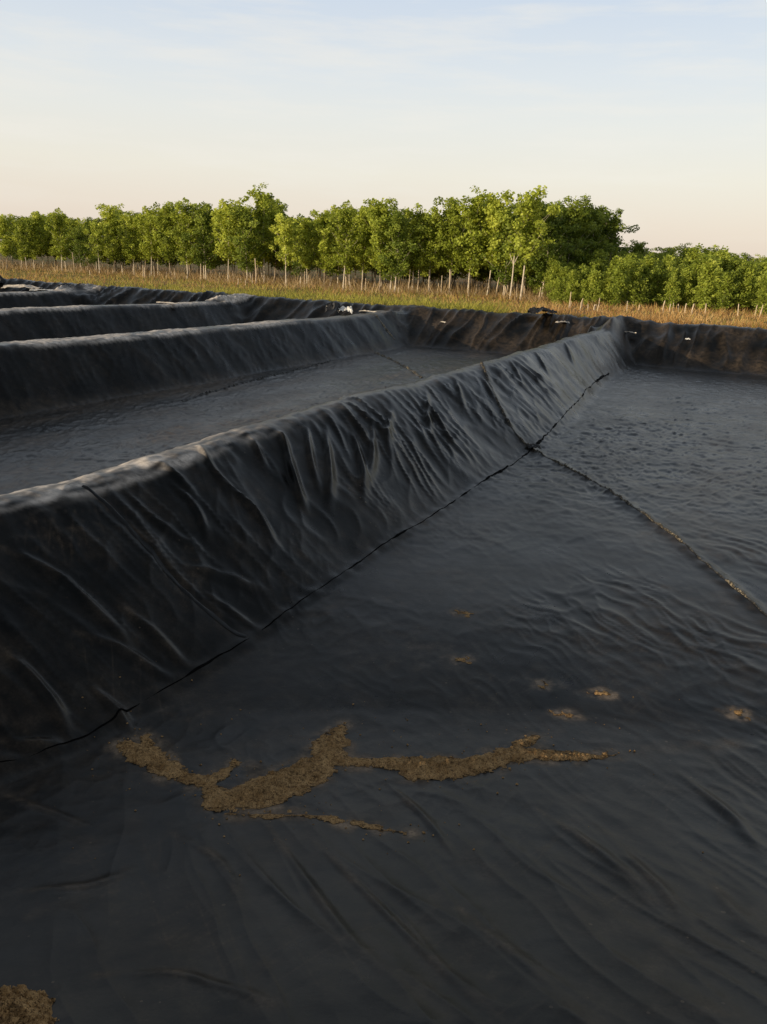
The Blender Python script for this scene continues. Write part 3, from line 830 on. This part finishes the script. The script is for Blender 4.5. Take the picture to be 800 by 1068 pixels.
# ------------------------------------------------------------------ scraps on the banks
def crumple(name, loc, size, mat, label, cat, seed, group=None, squash=0.5, rot=0.0):
    """a crumpled sheet: a small grid folded by noise"""
    n = 16; u = np.linspace(-1, 1, n); gx, gy = np.meshgrid(u, u, indexing='ij')
    x, y = gx.ravel(), gy.ravel()
    edge = 1+0.35*noise2(np.arctan2(y, x)*1.3, x*0+seed, 501)
    px = x*edge*size[0]; py = y*edge*size[1]
    r2 = np.clip(1-(x*x+y*y)*0.5, 0, 1)
    pz = size[2]*(r2*squash+0.9*np.abs(noise2(x*1.7+seed*3.1, y*1.7, 502))+0.5*np.abs(noise2(x*4+seed, y*4, 503)))
    c, s_ = math.cos(rot), math.sin(rot)
    V = np.column_stack([px*c-py*s_, px*s_+py*c, pz])
    ii, jj = np.meshgrid(np.arange(n-1), np.arange(n-1), indexing='ij')
    q = np.stack([ii*n+jj, (ii+1)*n+jj, (ii+1)*n+jj+1, ii*n+jj+1], -1).reshape(-1, 4)
    o = add_mesh(name, mesh_from(name, V, q, mat, smooth=False), loc=loc)
    return tag(o, label, cat, group)
def on(x, y, dz=0.0): return (x, y, float(surf(np.array([x]), np.array([y]))[0])+dz)
def onbank(x, y, dz=0.02):
    return (x, y, max(float(surf(np.array([x]), np.array([y]))[0]), float(ground_z(np.array([x]), np.array([y]))[0])-0.3)+dz)
crumple('plastic_bag', onbank(-1.67, 29.0), (0.26, 0.2, 0.30), M['white'], 'crumpled white plastic bag on the grassy rim behind the second pond', 'bag', 1)
crumple('plastic_bundle', onbank(-2.12, 28.9), (0.26, 0.24, 0.42), M['black'], 'dark bundle of film beside the white bag on the rim', 'plastic bundle', 2)
crumple('film_scrap', onbank(-7.75, 28.0), (0.45, 0.1, 0.05), M['pale'], 'long flat pale scrap on the rim at the end of the third pond', 'scrap', 3, rot=-0.4)
crumple('film_scrap', onbank(-0.80, 26.9, 0.05), (0.30, 0.10, 0.06), M['pale'], 'pinkish pale scrap on the rim where the second crest meets the end bank', 'scrap', 4, rot=-0.3)
crumple('film_scrap', onbank(1.72, 26.7, 0.0), (0.12, 0.05, 0.05), M['pale'], 'small pale scrap hanging on the brown end bank of the second pond', 'scrap', 5, rot=-0.9)
crumple('liner_lump', onbank(5.0, 27.0, 0.02), (0.42, 0.34, 0.26), M['black'], 'dark lump of bunched liner on the rim near the end of the big berm', 'lump', 6)
crumple('film_scrap', onbank(5.55, 26.3, 0.02), (0.24, 0.10, 0.08), M['pale'], 'pale torn scrap just past the dark lump at the end of the big berm', 'scrap', 7, rot=0.5)
crumple('film_scrap', onbank(7.46, 25.2, 0.02), (0.22, 0.04, 0.05), M['pale'], 'thin white scrap slanting on the end bank beside the berm corner', 'scrap', 8, rot=-0.9)
crumple('film_scrap', onbank(8.62, 23.4, 0.02), (0.06, 0.06, 0.06), M['white'], 'tiny bright white scrap at the foot of the end bank', 'scrap', 9)
crumple('film_scrap', onbank(-15.2, 35.5, 0.06), (0.6, 0.10, 0.10), M['white'], 'slanting white strip among the scraps at the far rim of the fourth pond', 'scrap', 10, rot=0.5)
crumple('film_scrap', onbank(-16.4, 36.0, 0.10), (0.8, 0.35, 0.20), M['pale'], 'flat pale scrap behind the slanting white strip on the far rim', 'scrap', 11)
crumple('liner_lump', onbank(-19.2, 37.2, 0.05), (1.3, 0.6, 0.75), M['black'], 'dark mound of spare liner at the far edge beside the pale scraps', 'lump', 12)

k_ = crumple('weld_patch', on(2.22, 11.58, 0.0), (0.10, 0.08, 0.07), M['black'], None, None, 21)
k_.parent = LINERS[0]; k_.matrix_parent_inverse = LINERS[0].matrix_world.inverted()

# ------------------------------------------------------------------ trees
def leaf_quads(pts, size, out=None, droop=0.35):
    """one pointed leaf per point, facing roughly outwards and up"""
    n = len(pts)
    nrm = rng.normal(size=(n, 3))*0.8+np.array([0, 0, 0.15])
    if out is not None: nrm += out*0.9
    nrm /= np.linalg.norm(nrm, axis=1)[:, None]
    ax = np.cross(nrm, rng.normal(size=(n, 3))); ax /= np.linalg.norm(ax, axis=1)[:, None]
    ax[:, 2] -= droop; ax /= np.linalg.norm(ax, axis=1)[:, None]
    bx = np.cross(nrm, ax); bx /= np.linalg.norm(bx, axis=1)[:, None]
    sz = (size*(0.6+0.8*rng.random(n)))[:, None]
    V = np.stack([pts-ax*sz*0.5, pts+bx*sz*0.42-ax*sz*0.08, pts+ax*sz*0.6, pts-bx*sz*0.42-ax*sz*0.08], 1)
    return V.reshape(-1, 3), np.arange(4*n).reshape(-1, 4)

def tree_proto(seed, H, trunk_r, first, spread, nleaf, leaf, lean=0.0, sprig=0.0, sides=7, shape='oval', loose=0.14):
    rs = np.random.default_rng(seed)
    # trunk
    n = 9; u = np.linspace(0, 1, n)
    path = np.column_stack([lean*u+0.05*np.sin(u*5+seed), 0.05*np.cos(u*4+seed*2)-0.05, u*H*0.93])
    path[:, :2] -= path[0, :2]
    chunks = [tube(path, trunk_r*(1-0.85*u)**0.9*(1+0.5*np.exp(-u*18)), sides)]
    centers = []; 
    nb = int(15+6*H/5)
    for i in range(nb):
        f = first+(0.97-first)*(i+rs.random())/nb
        th = i*2.4+rs.normal()*0.5
        q = (f-first)/(1-first)
        if shape == 'oval':
            L = spread*(0.30+0.9*math.sin(math.pi*min(1, (q*0.86+0.12)))**0.8)*(0.65+0.6*rs.random())
        else:
            L = spread*(1.05-0.55*q)*(0.6+0.6*rs.random())
        st = np.array([np.interp(f, u*0.93, path[:, 0]), np.interp(f, u*0.93, path[:, 1]), f*H])
        el = 0.45+0.75*q+rs.normal()*0.15
        dv = np.array([math.cos(th)*math.cos(el), math.sin(th)*math.cos(el), math.sin(el)])
        v = np.linspace(0, 1, 5)[:, None]
        bp = st+dv*L*v+np.array([0, 0, 0.18*L])*v*v
        chunks.append(tube(bp, trunk_r*(0.36-0.2*q)*(1-0.8*v[:, 0]), 4))
        for fr in (0.45, 0.7, 1.0):
            centers.append((bp[int(fr*4)], (0.10+loose)*(0.65+0.6*rs.random())*(1.25-0.45*fr)*(0.7+spread*0.5), fr))
            if fr > 0.6 and rs.random() < 0.7:
                c2 = bp[int(fr*4)]+rs.normal(size=3)*np.array([1, 1, 0.7])*0.22*spread
                centers.append((c2, (0.08+loose*0.8)*(0.7+0.5*rs.random())*(0.7+spread*0.5), 1.0))
    for i in range(3):
        centers.append((path[-1]+rs.normal(size=3)*0.10+np.array([0, 0, 0.04*H*i*0.5]), (0.10+loose*0.7), 1.0))
    for i in range(9):                            # upright shoots break the outline
        b0 = centers[rs.integers(len(centers)//3, len(centers))][0]
        hgt = (0.25+0.4*rs.random())*H/5; ln = rs.normal(size=2)*0.10
        for q in (0.2, 0.55, 0.9):
            centers.append((b0+np.array([ln[0]*q, ln[1]*q, hgt*q]), 0.085+0.05*(1-q), 0.8))
    if sprig:
        for i in range(6):
            centers.append((path[-1]+np.array([0.10*rs.normal(), 0.1*rs.normal(), sprig*i/6]), 0.13, 1.0))
    wts = np.array([c[1]**2.2*(0.6+0.5*c[2]) for c in centers]); wts /= wts.sum()
    pick = rs.choice(len(centers), nleaf, p=wts)
    C = np.array([c[0] for c in centers])[pick]; R = np.array([c[1] for c in centers])[pick]
    clump = rs.random(len(centers))[pick]
    dirs = rs.normal(size=(nleaf, 3)); dirs /= np.linalg.norm(dirs, axis=1)[:, None]
    rad = R*(0.35+0.85*rs.random(nleaf)**0.6)
    pts = C+dirs*rad[:, None]*np.array([1, 1, 0.85])
    out = pts-np.array([lean*0.5, 0, H*0.6]); out /= np.linalg.norm(out, axis=1)[:, None]+1e-6
    V, Fc = leaf_quads(pts, leaf, out)
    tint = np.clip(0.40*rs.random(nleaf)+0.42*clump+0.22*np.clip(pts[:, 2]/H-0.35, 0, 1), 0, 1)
    tv, tf = join(chunks)
    k = H/np.percentile(V[:, 2], 99.7)           # the crown tops out at H
    return (tv*k, tf), (V*k, Fc, tint)

def make_tree(name, proto, leafmat, barkmat):
    (tv, tf), (V, Fc, tint) = proto
    tm = mesh_from('trunk', tv, tf, barkmat)
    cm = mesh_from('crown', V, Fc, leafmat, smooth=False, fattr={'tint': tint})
    return tm, cm

TREE = [
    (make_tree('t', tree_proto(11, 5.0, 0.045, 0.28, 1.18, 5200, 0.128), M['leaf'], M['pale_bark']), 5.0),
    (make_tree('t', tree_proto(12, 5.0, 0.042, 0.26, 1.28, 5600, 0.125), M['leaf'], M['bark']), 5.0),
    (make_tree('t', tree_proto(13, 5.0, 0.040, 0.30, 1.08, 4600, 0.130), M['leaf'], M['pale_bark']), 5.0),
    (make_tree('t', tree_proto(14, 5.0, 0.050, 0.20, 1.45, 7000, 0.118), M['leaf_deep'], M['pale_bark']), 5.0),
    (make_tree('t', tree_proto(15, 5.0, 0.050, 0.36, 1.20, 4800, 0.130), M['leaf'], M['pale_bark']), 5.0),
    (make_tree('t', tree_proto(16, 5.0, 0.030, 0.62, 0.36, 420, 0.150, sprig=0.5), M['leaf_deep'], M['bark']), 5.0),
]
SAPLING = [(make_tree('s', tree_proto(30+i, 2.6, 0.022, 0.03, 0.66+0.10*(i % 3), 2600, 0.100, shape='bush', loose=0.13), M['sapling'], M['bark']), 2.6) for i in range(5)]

def put(name, kind, x, y, h, label, group, cat='tree', wide=1.0):
    (tm, cm), ph = kind
    z = float(ground_z(np.array([x]), np.array([y]))[0])-0.03
    r = empty(name, (x, y, z))
    sc = h/ph
    r.scale = (sc*wide, sc*wide, sc)
    r.rotation_euler = (random.gauss(0, 0.015), random.gauss(0, 0.015), random.uniform(0, 6.28))
    tag(r, label, cat, group)
    add_mesh('trunk', tm, r); add_mesh('crown', cm, r)
    return r

SPECIAL = {
    6: 'dark topped tree rising slightly above the even row in the far stretch of the plantation',
    5: 'low bright yellow green tree in front of the dark gap in the far row',
    14: 'tallest tree of the plantation, its rounded top rising above the row around it',
    15: 'low light green leafy tree standing forward of the tall one, leaves almost to the ground',
    25: 'tall full tree with a bright yellow topped crown, the biggest before the pale forked trunk',
    28: 'sunlit tree on a pale straight trunk standing clear in front of the dark crowns',
    30: 'broad dark green tree with a dense rounded crown beside the sunlit pale trunk',
    32: 'thin bare stemmed tree with one tuft of leaves at the end of the tall row',
}
for i, (x, y, h, k) in enumerate(FRONT_TREES):
    zone = 'far' if i < 14 else 'mid'
    lb = SPECIAL.get(i) or ('slim young poplar in the front row of the long level far stretch of the plantation' if zone == 'far'
                            else 'slim young poplar in the front row of the taller middle stretch of the plantation')
    put('poplar_tree', TREE[k], x, y, h*0.97, lb, 'poplars in the front row' if i not in SPECIAL else None, wide={3: 1.15, 5: 1.0}.get(k, 1.12))
# rows behind
FT_ = np.array([(q[0], q[1], q[2]) for q in FRONT_TREES])
for row in range(1, 6):
    off = 3.0*row
    n = 0
    for i in range(len(FT_)):
        x, y, h = FT_[i]
        if i in (32,) : continue
        ang = math.atan2(x, y)+random.gauss(0, 0.008)+0.012*(row % 2)
        r = math.hypot(x, y)+off+random.gauss(0, 0.7)
        hh = min(5.3, max(4.0, 0.95*h+random.gauss(-0.1, 0.35)))+0.012*off
        if i < 14: hh *= 0.98
        put('poplar_tree', TREE[random.choice([0, 1, 2, 3, 0, 1]) if i < 24 else random.choice([0, 1, 3, 3])], r*math.sin(ang), r*math.cos(ang), hh,
            'poplar in the deeper rows of the plantation, mostly hidden behind the front trees', 'poplars in the rows behind', wide=1.2)
# beyond the left edge of the front row and far beyond the saplings
for i in range(14):
    x = -31.5-1.7*i*0.9; put('poplar_tree', TREE[i % 4], x, 64+random.gauss(0, 1.5)+0.25*i, 4.5+random.gauss(0, 0.3), 'slim young poplar in the front row of the long level far stretch of the plantation', 'poplars in the front row')
for i in range(34):
    f = i/33
    a = math.radians(15.0+18*f+random.gauss(0, 0.3)); r = 62+16*f+random.uniform(-4, 4)
    hh = (3.6-1.5*f)+random.gauss(0, 0.22)
    put('poplar_tree', TREE[random.choice([0, 1, 3, 3])], r*math.sin(a), r*math.cos(a), hh, 'green tree in the low line showing over the tops of the saplings', 'trees beyond the saplings', wide=1.6)

# saplings
A0 = np.array([8.0, 39.6]); A1 = np.array([18.9, 38.4])
ns = 0
for row in range(7):
    m = 24+row*2
    for i in range(m):
        f = (i+0.5*(row % 2)+random.gauss(0, 0.38))/m
        a0 = 0.195-0.004*row; a1 = 0.56
        a = a0+(a1-a0)*f
        r = 38.6+1.2*math.sin(f*5)+2.0*f+row*2.0+random.gauss(0, 0.6)
        if row == 0 and random.random() < 0.15: continue
        h = 1.72+0.12*row+random.gauss(0, 0.30)+0.22*math.exp(-((f-0.4)/0.3)**2)
        if f < 0.12: h *= 0.8+0.15*row/6
        lb = ('leafy sapling along the straw edge at the front of the low sapling plot' if row == 0 else 'leafy sapling within the low sapling plot')
        put('sapling', SAPLING[(i*3+row) % 5], r*math.sin(a), r*math.cos(a), h, lb, 'saplings at the straw edge' if row == 0 else 'saplings inside the plot', 'sapling', wide=1.25); ns += 1

# pale stakes and cut stems in the grass
def stake_mesh(h, r, seed):
    u = np.linspace(0, 1, 5)
    p = np.column_stack([0.03*np.sin(u*3+seed), 0.02*np.cos(u*2.5+seed), u*h])
    return mesh_from('stake', *tube(p, r*(1-0.25*u), 6), M['stake'])
STK = [(stake_mesh(h, r, i), h) for i, (h, r) in enumerate([(0.55, 0.035), (0.8, 0.035), (1.2, 0.038), (1.7, 0.04)])]
def stake(x, y, k, label, group):
    me, h = STK[k]
    o = add_mesh('stake', me, loc=(x, y, float(ground_z(np.array([x]), np.array([y]))[0])-0.05))
    o.rotation_euler = (random.gauss(0, 0.04), random.gauss(0, 0.04), random.uniform(0, 6))
    q = random.uniform(0.5, 1.0); o.scale = (q, q, random.uniform(0.45, 1.0))
    tag(o, label, 'stake', group)
for i in range(44):
    f = random.random()
    a = -0.47+0.66*f
    rf = np.interp(a, np.arctan2(FT_[:, 0], FT_[:, 1]), np.hypot(FT_[:, 0], FT_[:, 1]))
    r = rf-random.uniform(0.5, 6.0)*(0.6 if f > .5 else 1.0)
    stake(r*math.sin(a), r*math.cos(a), random.choice([0, 0, 1, 1, 2, 3]), 'thin pale stake in the dry grass before the poplar rows', 'stakes before the poplars')
for i in range(28):
    f = random.random()
    a = 0.185+0.33*f
    r = 38.2+1.5*f-random.uniform(0.3, 5.5)
    stake(r*math.sin(a), r*math.cos(a), random.choice([0, 0, 1]), 'short pale stub standing in the orange straw before the saplings', 'stubs before the saplings')
# the forked pale stem in front of the sunlit tree
x, y = 5.85, 40.6
u = np.linspace(0, 1, 7); pth = np.column_stack([0.04*np.sin(u*2), 0*u, u*2.1])
br = [tube(pth, 0.042*(1-0.4*u), 6)]
for sgn in (-1, 1):
    v = np.linspace(0, 1, 4)
    br.append(tube(np.column_stack([pth[-2, 0]+sgn*0.22*v, 0.05*v, pth[-2, 2]-0.05+0.5*v]), 0.024*(1-0.6*v), 5))
tag(add_mesh('bare_stem', mesh_from('bare_stem', *join(br), M['pale_bark']), loc=(x, y, float(ground_z(np.array([x]), np.array([y]))[0])-0.03)),
    'bare pale forked stem standing in front of the sunlit tree', 'stem')

# ------------------------------------------------------------------ grass
def blades(n, amin, amax, r_of, hmin, hmax, wid, lean=0.55, tint=None):
    a = rng.uniform(amin, amax, n); r = r_of(n, a)
    x = r*np.sin(a); y = r*np.cos(a)
    z = ground_z(x, y)-0.02
    h = hmin+(hmax-hmin)*rng.random(n)**1.6; h *= 0.6+0.8*np.clip(0.35+1.7*noise2(x*0.5, y*0.5, 600)+0.8*noise2(x*1.6, y*1.6, 602), 0, 1.3)
    th = rng.uniform(0, 6.28, n); w = wid*(0.6+0.8*rng.random(n))
    bx, by = np.cos(th)*w/2, np.sin(th)*w/2
    lx, ly = rng.normal(size=n)*lean*h, rng.normal(size=n)*lean*h
    V = np.stack([np.column_stack([x-bx, y-by, z]), np.column_stack([x+bx, y+by, z]),
                  np.column_stack([x+bx*0.3+lx, y+by*0.3+ly, z+h]), np.column_stack([x-bx*0.3+lx, y-by*0.3+ly, z+h])], 1)
    tn = np.clip(0.5+0.5*noise2(x*0.3, y*0.3, 601)+rng.normal(size=n)*0.36, 0, 1) if tint is None else tint(x, y)
    return V.reshape(-1, 3), np.arange(4*n).reshape(-1, 4), tn, x, y
def rim_r(a, s0):
    return s0/np.cos(a-HEAD)
def r_dry(n, a):
    r0 = rim_r(a, 27.15); return r0+(rim_r(a, 60)-r0)*rng.random(n)**1.7
def greenness(x, y):
    s, t = site(x, y); a = np.arctan2(x, y)
    g = sstep(-0.52, -0.25, a)*(1-sstep(0.10, 0.19, a))*0.9+0.14
    g = g*(0.5+0.5*(1-sstep(28.5, 34, s)))*np.where(s > 38, 0.7, 1)
    return np.clip(g+0.5*fbm(x*0.35, y*0.35, 610, 3), 0, 1)
V, Fc, tn, x, y = blades(95000, -0.72, 0.72, r_dry, 0.05, 0.27, 0.020)
g = greenness(x, y); u = rng.random(len(x))
for nm, mk, mt, lb in (('dry_grass', u >= g, 'straw', 'dry straw coloured grass between the liner rim and the plantation'),
                       ('green_weeds', u < g, 'weed', 'low green weeds mixed into the grass along the liner rim')):
    vv = V.reshape(-1, 4, 3)[mk].reshape(-1, 3)
    tag(add_mesh(nm, mesh_from(nm, vv, np.arange(len(vv)).reshape(-1, 4), M[mt], smooth=False, fattr={'tint': tn[mk]})), lb, 'grass', kind='stuff')

def r_under(n, a):
    rf = np.interp(a, np.arctan2(FT_[:, 0], FT_[:, 1]), np.hypot(FT_[:, 0], FT_[:, 1]))
    return rf-4+22*rng.random(n)**1.3
V, Fc, tn, x, y = blades(15000, -0.60, 0.30, r_under, 0.2, 0.75, 0.026, lean=0.45)
tag(add_mesh('brown_stalks', mesh_from('brown_stalks', V, Fc, M['brown'], smooth=False, fattr={'tint': tn})), 'tall reddish brown dead stalks between the trunks of the plantation', 'undergrowth', kind='stuff')

# ------------------------------------------------------------------ sky, sun, camera
SUN_H, SUN_E = math.radians(235), math.radians(8)
w = bpy.data.worlds.new('World'); scene.world = w; w.use_nodes = True
t = w.node_tree; t.nodes.clear()
N = t.nodes.new
out = N('ShaderNodeOutputWorld'); bg = N('ShaderNodeBackground'); sky = N('ShaderNodeTexSky')
sky.sky_type = 'NISHITA'; sky.sun_disc = False; sky.sun_elevation = SUN_E; sky.sun_rotation = SUN_H
sky.air_density = 1.0; sky.dust_density = 1.5; sky.ozone_density = 1.0
bg.inputs[1].default_value = 0.15
def wl(a, b): t.links.new(a, b)
tc = N('ShaderNodeTexCoord'); sep = N('ShaderNodeSeparateXYZ'); wl(tc.outputs['Generated'], sep.inputs[0])
hz = N('ShaderNodeValToRGB'); hr = N('ShaderNodeMapRange'); hr.inputs[1].default_value = -0.05; hr.inputs[2].default_value = 0.95
wl(sep.outputs[2], hr.inputs[0]); wl(hr.outputs[0], hz.inputs[0])
cr_ = hz.color_ramp; els = [(0.05, (0.81, 0.68, 0.59)), (0.10, (0.87, 0.765, 0.665)), (0.150, (0.90, 0.85, 0.75)), (0.205, (0.86, 0.86, 0.82)), (0.25, (0.79, 0.83, 0.86)), (0.32, (0.67, 0.75, 0.86)), (0.42, (0.36, 0.43, 0.53)), (0.55, (0.19, 0.235, 0.30)), (1.0, (0.09, 0.115, 0.15))]
cr_.elements[0].position, cr_.elements[0].color = els[0][0], (*els[0][1], 1)
cr_.elements[1].position, cr_.elements[1].color = els[-1][0], (*els[-1][1], 1)
for p_, c_ in els[1:-1]:
    cr_.elements.new(p_).color = (*c_, 1)
# thin streaks of high cloud
mp = N('ShaderNodeMapping'); mp.inputs['Scale'].default_value = (2.2, 2.2, 17.0); mp.inputs['Rotation'].default_value = (0.05, 0.03, 0.4)
wl(tc.outputs['Generated'], mp.inputs[0])
cn = N('ShaderNodeTexNoise'); cn.inputs['Scale'].default_value = 2.6; cn.inputs['Detail'].default_value = 6; cn.inputs['Roughness'].default_value = 0.58
wl(mp.outputs[0], cn.inputs['Vector'])
cm_ = N('ShaderNodeMapRange'); cm_.inputs[1].default_value = 0.47; cm_.inputs[2].default_value = 0.68; wl(cn.outputs['Fac'], cm_.inputs[0])
ce = N('ShaderNodeMapRange'); ce.inputs[1].default_value = 0.02; ce.inputs[2].default_value = 0.12; wl(sep.outputs[2], ce.inputs[0])
cx = N('ShaderNodeMath'); cx.operation = 'MULTIPLY'; wl(cm_.outputs[0], cx.inputs[0]); wl(ce.outputs[0], cx.inputs[1])
cy = N('ShaderNodeMath'); cy.operation = 'MULTIPLY'; wl(cx.outputs[0], cy.inputs[0]); cy.inputs[1].default_value = 0.5
cmix = N('ShaderNodeMix'); cmix.data_type = 'RGBA'; wl(cy.outputs[0], cmix.inputs[0]); wl(hz.outputs[0], cmix.inputs[6]); cmix.inputs[7].default_value = (0.93, 0.89, 0.82, 1)
sc_ = N('ShaderNodeVectorMath'); sc_.operation = 'SCALE'; wl(cmix.outputs[2], sc_.inputs[0]); sc_.inputs['Scale'].default_value = 1/0.15
sg = N('ShaderNodeVectorMath'); sg.operation = 'SCALE'; wl(sky.outputs[0], sg.inputs[0]); sg.inputs['Scale'].default_value = 1.3
mix = N('ShaderNodeMix'); mix.data_type = 'RGBA'; mix.inputs[0].default_value = 0.88
wl(sg.outputs[0], mix.inputs[6]); wl(sc_.outputs[0], mix.inputs[7])
wl(mix.outputs[2], bg.inputs[0]); wl(bg.outputs[0], out.inputs[0])
sd = bpy.data.lights.new('sun', 'SUN'); sd.energy = 5.0; sd.angle = math.radians(0.5); sd.color = (1.0, 0.83, 0.60)
so = bpy.data.objects.new('sun', sd); link(so)
sv = Vector((math.sin(SUN_H)*math.cos(SUN_E), math.cos(SUN_H)*math.cos(SUN_E), math.sin(SUN_E)))
so.rotation_euler = sv.to_track_quat('Z', 'Y').to_euler()
so.location = (-20, -8, 12)

cd = bpy.data.cameras.new('camera'); cam = bpy.data.objects.new('camera', cd); link(cam)
cd.sensor_fit = 'VERTICAL'; cd.sensor_height = 36.0; cd.lens = 36.0*820/1068
cd.clip_start = 0.05; cd.clip_end = 9000
ROLL, PITCH = math.radians(2.362), math.radians(17.483)
R0 = Vector((1, 0, 0)); U0 = Vector((0, math.sin(PITCH), math.cos(PITCH))); F0 = Vector((0, math.cos(PITCH), -math.sin(PITCH)))
rt = R0*math.cos(ROLL)+U0*math.sin(ROLL); up = U0*math.cos(ROLL)-R0*math.sin(ROLL)
cam.matrix_world = Matrix(((rt.x, up.x, -F0.x, 0), (rt.y, up.y, -F0.y, 0), (rt.z, up.z, -F0.z, EYE), (0, 0, 0, 1)))
scene.camera = cam
scene.view_settings.view_transform = 'Standard'; scene.view_settings.look = 'None'
scene.view_settings.exposure = 0; scene.view_settings.gamma = 1
scene.render.engine = 'CYCLES'; scene.cycles.max_bounces = 6
